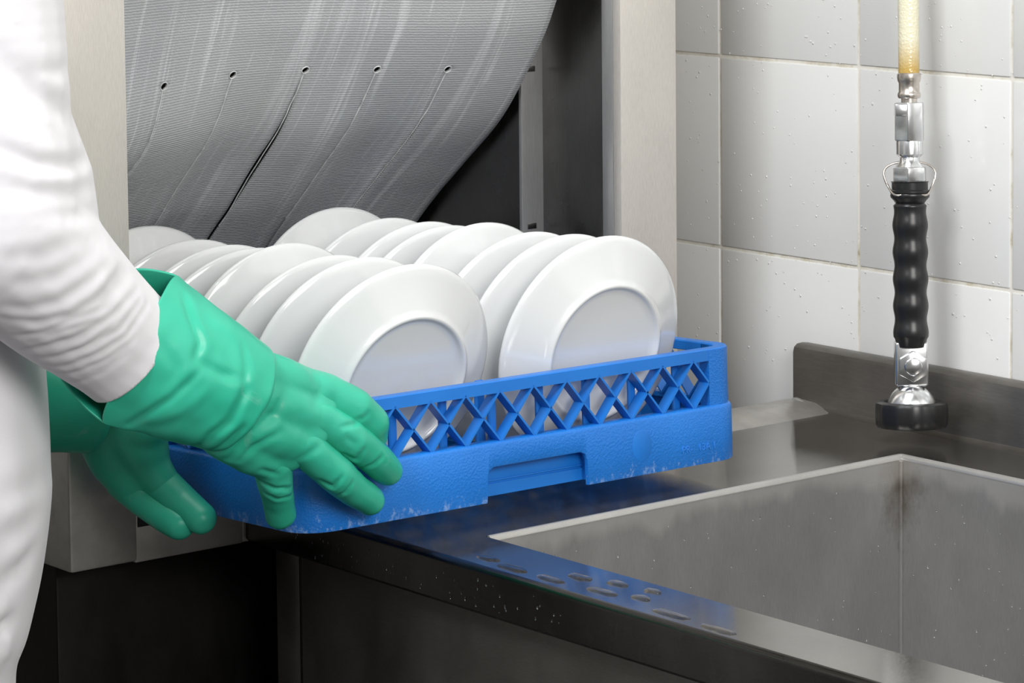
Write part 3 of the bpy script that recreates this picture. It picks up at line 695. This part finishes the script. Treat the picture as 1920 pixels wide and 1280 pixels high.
ST = {
    'sleeve': [
        ([(0.0412, -0.9670, 0.2490), (0.0453, -0.9581, 0.2479), (0.0488, -0.9489, 0.2468), (0.0530, -0.9390, 0.2487), (0.0560, -0.9285, 0.2504), (0.0587, -0.9162, 0.2571), (0.0582, -0.9019, 0.2634), (0.0562, -0.8939, 0.2674), (0.0521, -0.8846, 0.2711)], 0.0059, -0.0019),
        ([(0.0346, -0.9592, 0.2385), (0.0400, -0.9501, 0.2369), (0.0436, -0.9400, 0.2351), (0.0497, -0.9292, 0.2371), (0.0533, -0.9170, 0.2387), (0.0559, -0.9066, 0.2443), (0.0556, -0.8945, 0.2494), (0.0532, -0.8840, 0.2582), (0.0445, -0.8696, 0.2660)], 0.0046, -0.0020),
        ([(0.0241, -0.9466, 0.2233), (0.0337, -0.9398, 0.2249), (0.0405, -0.9314, 0.2260), (0.0479, -0.9233, 0.2310), (0.0523, -0.9133, 0.2355), (0.0539, -0.9011, 0.2382), (0.0531, -0.8873, 0.2405)], 0.0039, -0.0017),
        ([(0.0005, -0.9304, 0.2066), (0.0208, -0.9318, 0.2114), (0.0301, -0.9270, 0.2140), (0.0388, -0.9183, 0.2172), (0.0447, -0.9079, 0.2199), (0.0501, -0.8955, 0.2276), (0.0509, -0.8802, 0.2344), (0.0479, -0.8677, 0.2417), (0.0388, -0.8514, 0.2480)], 0.0042, -0.0019),
        ([(0.0167, -0.9219, 0.2032), (0.0256, -0.9161, 0.2043), (0.0352, -0.9083, 0.2079), (0.0413, -0.8985, 0.2109), (0.0463, -0.8867, 0.2173), (0.0477, -0.8726, 0.2229), (0.0464, -0.8625, 0.2319), (0.0398, -0.8489, 0.2399)], 0.0036, -0.0016),
        ([(0.0153, -0.9107, 0.1953), (0.0251, -0.9039, 0.1964), (0.0348, -0.8964, 0.2014), (0.0407, -0.8865, 0.2055), (0.0443, -0.8767, 0.2113), (0.0454, -0.8655, 0.2167), (0.0441, -0.8552, 0.2270), (0.0363, -0.8408, 0.2363)], 0.0034, -0.0015),
        ([(0.0102, -0.9014, 0.1880), (0.0223, -0.8965, 0.1900), (0.0325, -0.8892, 0.1950), (0.0385, -0.8794, 0.1992), (0.0426, -0.8699, 0.2063), (0.0437, -0.8585, 0.2129)], 0.0034, -0.0014),
        ([(-0.0006, -0.8884, 0.1785), (0.0160, -0.8884, 0.1814), (0.0270, -0.8839, 0.1863), (0.0334, -0.8765, 0.1902), (0.0387, -0.8698, 0.1967), (0.0414, -0.8614, 0.2026)], 0.0034, -0.0011),
        ([(0.0291, -0.9347, 0.2183), (0.0398, -0.9276, 0.2231), (0.0468, -0.9183, 0.2272), (0.0503, -0.9081, 0.2300), (0.0519, -0.8967, 0.2324)], 0.0033, -0.0011),
        ([(0.0314, -0.9097, 0.2047), (0.0391, -0.9030, 0.2100), (0.0444, -0.8948, 0.2148), (0.0480, -0.8867, 0.2216), (0.0494, -0.8772, 0.2280)], 0.0029, -0.0010),
        ([(0.0219, -0.8910, 0.1865), (0.0308, -0.8849, 0.1909), (0.0363, -0.8768, 0.1946), (0.0409, -0.8692, 0.2017), (0.0431, -0.8600, 0.2082)], 0.0029, -0.0009),
        ([(0.0545, -0.8940, 0.2422), (0.0539, -0.8876, 0.2473), (0.0523, -0.8806, 0.2523), (0.0481, -0.8723, 0.2568), (0.0414, -0.8623, 0.2610)], 0.0078, -0.0030),
        ([(0.0535, -0.9690, 0.4276), (0.0558, -0.9566, 0.4151), (0.0556, -0.9426, 0.4023), (0.0538, -0.9321, 0.3950), (0.0481, -0.9194, 0.3873), (0.0434, -0.9120, 0.3836), (0.0349, -0.9024, 0.3794)], 0.0117, -0.0060),
        ([(0.0550, -0.9662, 0.4079), (0.0575, -0.9552, 0.3941), (0.0577, -0.9427, 0.3800), (0.0556, -0.9308, 0.3713), (0.0495, -0.9165, 0.3622)], 0.013, -0.0030),
        ([(0.0580, -0.9734, 0.3637), (0.0608, -0.9610, 0.3574), (0.0618, -0.9475, 0.3510), (0.0593, -0.9333, 0.3489), (0.0514, -0.9158, 0.3461), (0.0423, -0.9048, 0.3458), (0.0346, -0.8946, 0.3457), (0.0280, -0.8865, 0.3475)], 0.0078, -0.0052),
        ([(0.0306, -0.8836, 0.3265), (0.0358, -0.8913, 0.3272), (0.0425, -0.9018, 0.3263), (0.0541, -0.9153, 0.3262), (0.0624, -0.9344, 0.3291), (0.0647, -0.9498, 0.3312), (0.0635, -0.9610, 0.3342), (0.0613, -0.9717, 0.3369)], 0.0091, -0.0045),
        ([(0.0320, -0.8827, 0.3089), (0.0455, -0.8987, 0.3098), (0.0548, -0.9120, 0.3101), (0.0629, -0.9300, 0.3135), (0.0655, -0.9446, 0.3160)], 0.0091, -0.0035),
        ([(0.0590, -0.9761, 0.2840), (0.0638, -0.9617, 0.2850), (0.0650, -0.9451, 0.2854), (0.0642, -0.9292, 0.2895), (0.0587, -0.9104, 0.2929), (0.0475, -0.8892, 0.2918)], 0.0104, -0.0025),
        ([(0.0560, -0.9663, 0.2675), (0.0598, -0.9512, 0.2682), (0.0612, -0.9346, 0.2686), (0.0617, -0.9193, 0.2748), (0.0570, -0.9008, 0.2802)], 0.0078, -0.0022),
        ([(0.0304, -0.9015, 0.4148), (0.0427, -0.9143, 0.4149), (0.0478, -0.9229, 0.4144), (0.0521, -0.9319, 0.4161), (0.0540, -0.9395, 0.4176)], 0.0078, -0.0030),
    ],
    'hand': [
        ([(0.0346, -0.7184, 0.1524), (0.0364, -0.7240, 0.1461), (0.0357, -0.7279, 0.1392), (0.0374, -0.7400, 0.1338), (0.0366, -0.7504, 0.1279), (0.0307, -0.7566, 0.1175), (0.0210, -0.7604, 0.1062)], 0.0045, -0.004),
        ([(0.0339, -0.7442, 0.1720), (0.0351, -0.7447, 0.1659), (0.0375, -0.7460, 0.1600), (0.0379, -0.7509, 0.1485), (0.0381, -0.7556, 0.1371)], 0.0035, -0.0028),
        ([(0.0235, -0.7523, 0.1046), (0.0283, -0.7493, 0.1103), (0.0312, -0.7450, 0.1156), (0.0360, -0.7361, 0.1205), (0.0365, -0.7243, 0.1243)], 0.0035, -0.003),
        ([(0.0328, -0.7304, 0.1619), (0.0373, -0.7373, 0.1551), (0.0380, -0.7416, 0.1475), (0.0377, -0.7465, 0.1420), (0.0381, -0.7518, 0.1365)], 0.004, 0.0028),
        ([(0.0366, -0.7375, 0.1369), (0.0371, -0.7471, 0.1288), (0.0318, -0.7527, 0.1192)], 0.004, 0.0025),
        ([(0.0038, -0.7201, 0.0801), (0.0080, -0.7165, 0.0775), (0.0096, -0.7111, 0.0742), (0.0113, -0.7047, 0.0736), (0.0076, -0.6946, 0.0715)], 0.0024, -0.003),
        ([(0.0001, -0.7133, 0.0688), (0.0032, -0.7099, 0.0666), (0.0035, -0.7046, 0.0638), (0.0049, -0.6992, 0.0643), (0.0020, -0.6909, 0.0636)], 0.0022, -0.0024),
        ([(0.0213, -0.7313, 0.0938), (0.0194, -0.7226, 0.0901), (0.0183, -0.7144, 0.0867)], 0.003, -0.0025),
        ([(0.0189, -0.6509, 0.0947), (0.0192, -0.6452, 0.0914), (0.0191, -0.6391, 0.0879), (0.0237, -0.6388, 0.0929), (0.0259, -0.6367, 0.0972)], 0.0024, -0.0028),
        ([(0.0096, -0.6277, 0.0779), (0.0167, -0.6268, 0.0806), (0.0196, -0.6229, 0.0823), (0.0213, -0.6199, 0.0851), (0.0214, -0.6156, 0.0875)], 0.0024, -0.0026),
        ([(0.0277, -0.6544, 0.1093), (0.0273, -0.6495, 0.1054), (0.0270, -0.6447, 0.1015)], 0.003, -0.0015),
        ([(0.0200, -0.6752, 0.0770), (0.0208, -0.6697, 0.0738), (0.0220, -0.6644, 0.0707), (0.0258, -0.6629, 0.0747), (0.0276, -0.6600, 0.0782)], 0.0026, -0.0026),
        ([(0.0114, -0.6539, 0.0597), (0.0184, -0.6542, 0.0626), (0.0215, -0.6518, 0.0645), (0.0242, -0.6505, 0.0684), (0.0250, -0.6480, 0.0718)], 0.0024, -0.0026),
        ([(0.0284, -0.6599, 0.1186), (0.0270, -0.6525, 0.1185), (0.0240, -0.6438, 0.1179), (0.0203, -0.6345, 0.1204), (0.0215, -0.6288, 0.1241)], 0.0026, -0.002),
        ([(0.0271, -0.7001, 0.0986), (0.0295, -0.6967, 0.1006), (0.0308, -0.6926, 0.1024), (0.0312, -0.6878, 0.1049), (0.0303, -0.6820, 0.1071)], 0.004, -0.0018),
        ([(0.0178, -0.6797, 0.1619), (0.0211, -0.6783, 0.1559), (0.0214, -0.6748, 0.1491), (0.0233, -0.6789, 0.1436), (0.0293, -0.6857, 0.1390)], 0.006, -0.0015),
    ],
    'gauntlet': [
        ([(0.0148, -0.7871, 0.1189), (0.0363, -0.7855, 0.1314), (0.0442, -0.7752, 0.1406), (0.0487, -0.7703, 0.1528), (0.0500, -0.7631, 0.1643)], 0.004, -0.0042),
        ([(0.0087, -0.8414, 0.1421), (0.0215, -0.8363, 0.1502), (0.0311, -0.8300, 0.1572), (0.0378, -0.8220, 0.1636), (0.0423, -0.8133, 0.1724), (0.0446, -0.8033, 0.1808)], 0.0035, -0.003),
        ([(0.0197, -0.7982, 0.2358), (0.0263, -0.7996, 0.2286), (0.0317, -0.8002, 0.2212), (0.0372, -0.7997, 0.2119), (0.0407, -0.7979, 0.2022), (0.0416, -0.8008, 0.1978), (0.0424, -0.8035, 0.1934)], 0.004, -0.0034),
        ([(0.0431, -0.8040, 0.1895), (0.0448, -0.7936, 0.1841), (0.0465, -0.7831, 0.1785), (0.0477, -0.7744, 0.1752), (0.0490, -0.7657, 0.1718)], 0.0045, -0.0026),
        ([(0.0247, -0.7760, 0.1168), (0.0331, -0.7730, 0.1214), (0.0405, -0.7694, 0.1286), (0.0462, -0.7646, 0.1354)], 0.003, -0.0034),
        ([(0.0380, -0.8314, 0.2074), (0.0400, -0.8259, 0.1970), (0.0416, -0.8201, 0.1865), (0.0411, -0.8211, 0.1805), (0.0401, -0.8218, 0.1744)], 0.006, -0.0022),
        ([(0.0323, -0.7897, 0.2181), (0.0367, -0.7832, 0.2098), (0.0400, -0.7759, 0.2012), (0.0434, -0.7724, 0.1911), (0.0466, -0.7687, 0.1809)], 0.006, -0.002),
        ([(0.0224, -0.8277, 0.1443), (0.0310, -0.8213, 0.1488), (0.0370, -0.8132, 0.1527), (0.0428, -0.8050, 0.1605), (0.0463, -0.7952, 0.1679)], 0.006, 0.002),
        ([(0.0399, -0.7591, 0.1952), (0.0439, -0.7602, 0.1876), (0.0469, -0.7607, 0.1799), (0.0493, -0.7642, 0.1705), (0.0498, -0.7665, 0.1606)], 0.004, -0.002),
    ],
    'body': [
        ([(-0.0371, -0.9286, 0.0257), (-0.0396, -0.9181, 0.0306), (-0.0446, -0.9059, 0.0348), (-0.0474, -0.8992, 0.0393), (-0.0509, -0.8919, 0.0437)], 0.01, -0.005),
        ([(-0.0315, -0.9308, 0.0615), (-0.0345, -0.9200, 0.0633), (-0.0391, -0.9083, 0.0647), (-0.0449, -0.8968, 0.0680), (-0.0525, -0.8842, 0.0710)], 0.012, -0.004),
        ([(-0.0432, -0.9262, -0.0105), (-0.0440, -0.9216, -0.0084), (-0.0457, -0.9165, -0.0066)], 0.008, -0.008),
        ([(-0.0304, -0.9306, 0.0939), (-0.0341, -0.9172, 0.0943), (-0.0424, -0.9010, 0.0936), (-0.0519, -0.8863, 0.0950), (-0.0731, -0.8646, 0.0935)], 0.012, -0.003),
        ([(-0.0504, -0.9229, -0.0372), (-0.0501, -0.9195, -0.0326), (-0.0502, -0.9158, -0.0282)], 0.01, 0.004),
    ],
}

bm = bmesh.new()
TX, TY = -.197, -.953
chain(bm, [((TX, TY, .60), (.12, .075, .05)), ((TX, TY, .52), (.185, .10, .08)), ((TX, TY, .36), (.165, .115, .1)), ((TX, TY, .20), (.165, .125, .1)), ((TX, TY, .08), (.174, .134, .1)), ((TX, TY - .004, -.02), (.160, .116, .09))])
chain(bm, [((TX, TY - .006, -.03), (.150, .108, .07)), ((TX + .060, TY - .018, -.12), (.090, .100, .07)), ((TX + .062, TY - .022, -.30), (.082, .088, .08)), ((TX + .07, TY - .02, -.50), .066), ((TX + .07, TY - .03, -.80), .055)])
chain(bm, [((TX, TY - .006, -.03), (.150, .108, .07)), ((TX - .060, TY - .018, -.12), (.090, .100, .07)), ((TX - .062, TY - .022, -.30), (.082, .088, .08)), ((TX - .07, TY - .02, -.50), .066), ((TX - .07, TY - .03, -.80), .055)])
for e_ in (-1, 1): chain(bm, [((TX, TY, .655), .052), ((TX + e_ * .09, TY, .605), .060), ((TX + e_ * .165, TY - .008, .555), .070)])
SL, ELL, CL = Vector((-.365, -.955, .53)), Vector((-.39, -.985, .27)), Vector((-.215, -.850, .140))
chain(bm, [(SL, .072), (SL.lerp(ELL, .5), .064), (ELL, .056), (ELL.lerp(CL, .5), .048), (CL, .038)])
remesh('white_clothing', bm, .005, M['cloth'], person, 30, ST.get('body', ()), ((9, .004), (22, .0012)))
bm = bmesh.new()
chain(bm, [(SH, .078), (SH.lerp(EL, .5), .0695), (EL, .0625), (EL.lerp(CU, .30), .056), (EL.lerp(CU, .75), (.038, .0475, .0475)), (CU, (.036, .0455, .0455)), (CU + FAX * .03, (.034, .044, .044))])
chain(bm, [((-.002, -.932, .370), .046), ((0, -.912, .330), .040), ((0, -.905, .300), .038)])
remesh('sleeve', bm, .0021, M['cloth'], person, 12, ST.get('sleeve', ()), ((11, .003), (30, .0004)), (HEM, FAX))
# head, neck, hair, shoes
bm = bmesh.new()
chain(bm, [((-.20, -.965, .60), (.055, .055, .05)), ((-.20, -.955, .70), (.052, .052, .05))])
blob(bm, (-.20, -.945, .80), (.073, .095, .115)); blob(bm, (-.20, -.915, .745), (.05, .06, .05)); 
chain(bm, [((-.20, -.855, .81), .011), ((-.20, -.832, .785), .014)])
for s_ in (-1, 1): blob(bm, (-.20 + s_ * .075, -.955, .80), (.008, .018, .03))
blob(bm, (-.20, -.858, .748), (.024, .010, .006)); blob(bm, (-.20, -.86, .738), (.022, .010, .007))
remesh('head', bm, .004, M['skin'], person, 3)
bm = bmesh.new(); blob(bm, (-.20, -.962, .828), (.079, .098, .096)); blob(bm, (-.20, -.985, .78), (.075, .078, .09)); remesh('hair', bm, .006, M['hair'], person, 3)
for s_ in (-1, 1):
    bm = bmesh.new(); blob(bm, (-.20 + s_ * .032, -.858, .806), .011); remesh('eye', bm, .003, M['plate'], person, 1)
    bm = bmesh.new(); chain(bm, [((-.20 + s_ * .07, -1.02, -.86), .038), ((-.20 + s_ * .075, -.86, -.87), .028)]); remesh('shoe', bm, .006, M['shoe'], person, 4)

# --- gloves
def gauntlet(name, rings, parent, m):
    """rings: (centre, e1, e2, r1, near radius, far radius, near shift, far shift, axis, pinch): lens-shaped rings, corners at +-e1"""
    vs, fs = [], []; N = 120
    for (c, e1, e2, r1, rn, rf, sn, sf, a, pinch) in rings:
        for k in range(N):
            t = 2 * math.pi * k / N; ct, st = math.cos(t), math.sin(t)
            w_ = math.copysign(abs(st) ** (1 + pinch), st)
            off = rn * w_ if st > 0 else rf * w_
            vs.append(c + e1 * (r1 * ct) + e2 * off + a * ((sn if st > 0 else sf) * abs(st) ** 1.3))
    for i in range(len(rings) - 1):
        for k in range(N): fs.append((i * N + k, i * N + (k + 1) % N, (i + 1) * N + (k + 1) % N, (i + 1) * N + k))
    o = obj(name, vs, fs, m, parent, True)
    bm = bmesh.new(); bm.from_mesh(o.data); bmesh.ops.recalc_face_normals(bm, faces=bm.faces); bm.to_mesh(o.data); bm.free()
    return o
def lerp(a, b, t): return a + (b - a) * t
AX = Vector((0, -.835, .55)).normalized(); E1 = Vector((0, .55, .835)).normalized(); E2 = Vector((1, 0, 0))
cc = Vector((.000, -.824, .1955)); cw = Vector((.012, -.741, .148))
rings = []
NR = 64
for i in range(NR + 1):
    t = i / NR; c = cc.lerp(cw, t)
    r1 = lerp(.0625, .0455, min(1, t * 1.05)); rn = lerp(.0355, .041, min(1, t * 2)); rf = lerp(.055, .040, t)
    pinch = lerp(.9, 0, min(1, t * 2.0)); sn = lerp(.027, 0, min(1, t * 1.2)); sf = lerp(.058, 0, min(1, t * 1.5))
    if t > .92:
        q = (t - .92) / .08; k = 1 - .30 * q * q; r1 *= k; rn *= k; rf *= k
    rings.append((c, E1, E2, r1, rn, rf, sn, sf, AX, pinch))
gr = gauntlet('green_glove', rings, person, M['glove'])
sculpt(gr.data, ST.get('gauntlet', ()), ((26, .0020), (60, .0008)))
sub = gr.modifiers.new('thick', 'SOLIDIFY'); sub.thickness = .0014; sub.offset = -1
wr = [Vector((.012, -.752, .172)), Vector((.016, -.752, .155)), Vector((.016, -.754, .138)), Vector((.010, -.755, .126))]
mcp = [Vector((.004, -.658, .141)), Vector((.014, -.669, .123)), Vector((.016, -.687, .105)), Vector((.004, -.709, .093))]
bm = bmesh.new()
for a, b in zip(wr, mcp): chain(bm, [(a, .023), (a.lerp(b, .5), .0212), (b, .0138)])
for i in range(3): chain(bm, [(wr[i].lerp(wr[i + 1], .5), .022), (mcp[i].lerp(mcp[i + 1], .5), .0130)])
chain(bm, [((-.004, -.742, .150), .022), ((-.030, -.700, .150), .0155), ((-.044, -.655, .143), .0135), ((-.050, -.630, .124), .0122)])   # thumb, inside the rack
palm = mesh_of(bm, .0019, 14)
fingers = [
    [(mcp[0], .0165), (Vector((.007, -.632, .127)), .0158), (Vector((.004, -.614, .112)), .0150), (Vector((-.003, -.609, .100)), .0140), (Vector((-.008, -.609, .094)), .0115)],
    [(mcp[1], .0155), (Vector((.013, -.640, .104)), .0150), (Vector((.006, -.612, .083)), .0140), (Vector((-.002, -.593, .069)), .0128)],
    [(mcp[2], .0155), (Vector((.013, -.657, .079)), .0148), (Vector((.005, -.632, .061)), .0138), (Vector((-.002, -.611, .048)), .0126)],
    [(mcp[3], .0158), (Vector((-.004, -.702, .075)), .0138), (Vector((-.016, -.690, .058)), .0132), (Vector((-.024, -.6825, .044)), .0126)]]
bmj = bmesh.new(); bmj.from_mesh(palm); bpy.data.meshes.remove(palm)
for fg in fingers:
    bm = bmesh.new(); base = fg[0][0].lerp(wr[fingers.index(fg)], .34)
    chain(bm, [(base, .0168)] + fg); fm = mesh_of(bm, .0017, 5); bmj.from_mesh(fm); bpy.data.meshes.remove(fm)
me = bpy.data.meshes.new('hand'); bmj.to_mesh(me); bmj.free()
sculpt(me, ST.get('hand', ()), ((28, .0009), (60, .0006))); finish('hand', me, M['glove'], gr)
# left glove, under the near edge of the rack
CLc = Vector((-.208, -.838, .140)); CLw = Vector((-.190, -.742, .122))
AXl = (CLc - CLw).normalized(); E1l = Vector((0, 0, 1)); E1l = (E1l - AXl * E1l.dot(AXl)).normalized(); E2l = E1l.cross(AXl) * -1
rings = []
for i in range(33):
    t = i / 32; k = 1 if t < .9 else 1 - .3 * ((t - .9) / .1) ** 2
    rings.append((CLc.lerp(CLw, t), E1l, E2l, lerp(.058, .045, t) * k, lerp(.045, .040, t) * k, lerp(.045, .040, t) * k, 0, 0, AXl, lerp(.4, 0, t)))
gl = gauntlet('green_glove', rings, person, M['glove'])
sculpt(gl.data, (), ((30, .002),))
sub = gl.modifiers.new('thick', 'SOLIDIFY'); sub.thickness = .0014; sub.offset = -1
bm = bmesh.new()
chain(bm, [((-.205, -.742, .118), .034), ((-.204, -.728, .092), .031), ((-.200, -.722, .068), .027), ((-.192, -.716, .050), .022)])
chain(bm, [((-.192, -.724, .100), .028), ((-.182, -.714, .076), .024), ((-.178, -.710, .062), .0195), ((-.168, -.702, .047), .0155)])
chain(bm, [((-.176, -.716, .095), .022), ((-.165, -.700, .118), .016), ((-.155, -.688, .132), .0135), ((-.150, -.672, .142), .0125)])
palm = mesh_of(bm, .0021, 8); bmj = bmesh.new(); bmj.from_mesh(palm); bpy.data.meshes.remove(palm)
for fg in ([((-.200, -.724, .070), .023), ((-.195, -.718, .050), .0205), ((-.182, -.709, .034), .0170), ((-.162, -.702, .022), .0148), ((-.148, -.699, .0165), .0136)],
           [((-.190, -.718, .086), .022), ((-.184, -.712, .068), .0195), ((-.174, -.704, .050), .0168), ((-.152, -.693, .032), .0145), ((-.132, -.688, .022), .0130)]):
    bm = bmesh.new(); chain(bm, fg); fm = mesh_of(bm, .0019, 6); bmj.from_mesh(fm); bpy.data.meshes.remove(fm)
me = bpy.data.meshes.new('hand'); bmj.to_mesh(me); bmj.free()
sculpt(me, (), ((30, .0010),)); finish('hand', me, M['glove'], gl)

# ------------------------------------------------------------------ water
M['drop_tile'] = mat('drops_on_glaze', (.79, .793, .785), .04)
def droplets(name, spots, label, surf):
    bm = bmesh.new()
    for c, nrm, r, st in spots:
        q = Vector(nrm).to_track_quat('Z', 'Y').to_matrix().to_4x4()
        m = Matrix.Translation(c) @ q @ Matrix.Diagonal((r, r * st, r * .3, 1))
        bmesh.ops.create_icosphere(bm, subdivisions=1, radius=1, matrix=m)
    o = from_bm(name, bm, M['drop_tile' if surf == 'tile' else 'drop'], None, True); stuff(o, label, 'water drops'); return o
sp = []
for _ in range(330):
    x = random.uniform(-.42, .10); z = random.uniform(.03, .44)
    if x > -.24 and z < .066: continue
    sp.append(((x, YW - .0004, z), (0, -1, 0), random.uniform(.0005, .0011), random.uniform(1, 1.6)))
droplets('water_droplets', sp, 'tiny clear water droplets scattered over the white tiles', 'tile')
sp = []
for _ in range(170):
    y = random.uniform(-.45, -.01); z = random.uniform(-.3, -.02); sp.append(((.0044, y, z), (1, 0, 0), random.uniform(.0004, .0009), random.uniform(1.2, 2.2)))
for _ in range(130):
    x = random.uniform(.01, .35); z = random.uniform(-.3, -.02); sp.append(((x, -.0044, z), (0, -1, 0), random.uniform(.0004, .0009), random.uniform(1.2, 2.2)))
droplets('water_droplets', sp, 'small water droplets clinging to the inner sink walls', 'sink')
sp = []
for _ in range(55):
    x = random.uniform(-.20, .20); z = random.uniform(-.034, -.010); sp.append(((x, CF - .0003, z), (0, -1, 0), random.uniform(.0004, .0008), random.uniform(1.4, 3)))
droplets('water_droplets', sp, 'beads of water on the dark front edge of the counter', 'edge')
# puddles on the front ledge
bm = bmesh.new()
for (cx, cy, rx, ry) in ((.155, -.524, .014, .006), (.10, -.546, .018, .005), (.145, -.545, .016, .005), (.20, -.540, .016, .005), (.235, -.530, .010, .005), (.285, -.545, .02, .005), (.34, -.548, .018, .004), (.19, -.515, .012, .005), (.225, -.510, .009, .004), (.06, -.540, .012, .005)):
    N = 40; rim, top = [], []; sd = random.uniform(0, 50)
    for k in range(N):
        a = 2 * math.pi * k / N; f = 1 + .35 * noise.noise(Vector((math.cos(a) * 1.4 + sd, math.sin(a) * 1.4, sd)))
        rim.append(bm.verts.new((cx + rx * f * math.cos(a), max(-.5565, min(-.497, cy + ry * f * math.sin(a))), .0002)))
    for kk, hh in ((.93, .0009), (.8, .0013)):
        ring = [bm.verts.new((cx + (v.co.x - cx) * kk, cy + (v.co.y - cy) * kk, hh)) for v in rim]
        top.append(ring)
    prev = rim
    for ring in top:
        for k in range(N): bm.faces.new((prev[k], prev[(k + 1) % N], ring[(k + 1) % N], ring[k]))
        prev = ring
    bm.faces.new(prev)
stuff(from_bm('puddle', bm, M['drop'], None, True), 'thin puddles of water along the front ledge of the sink', 'water')
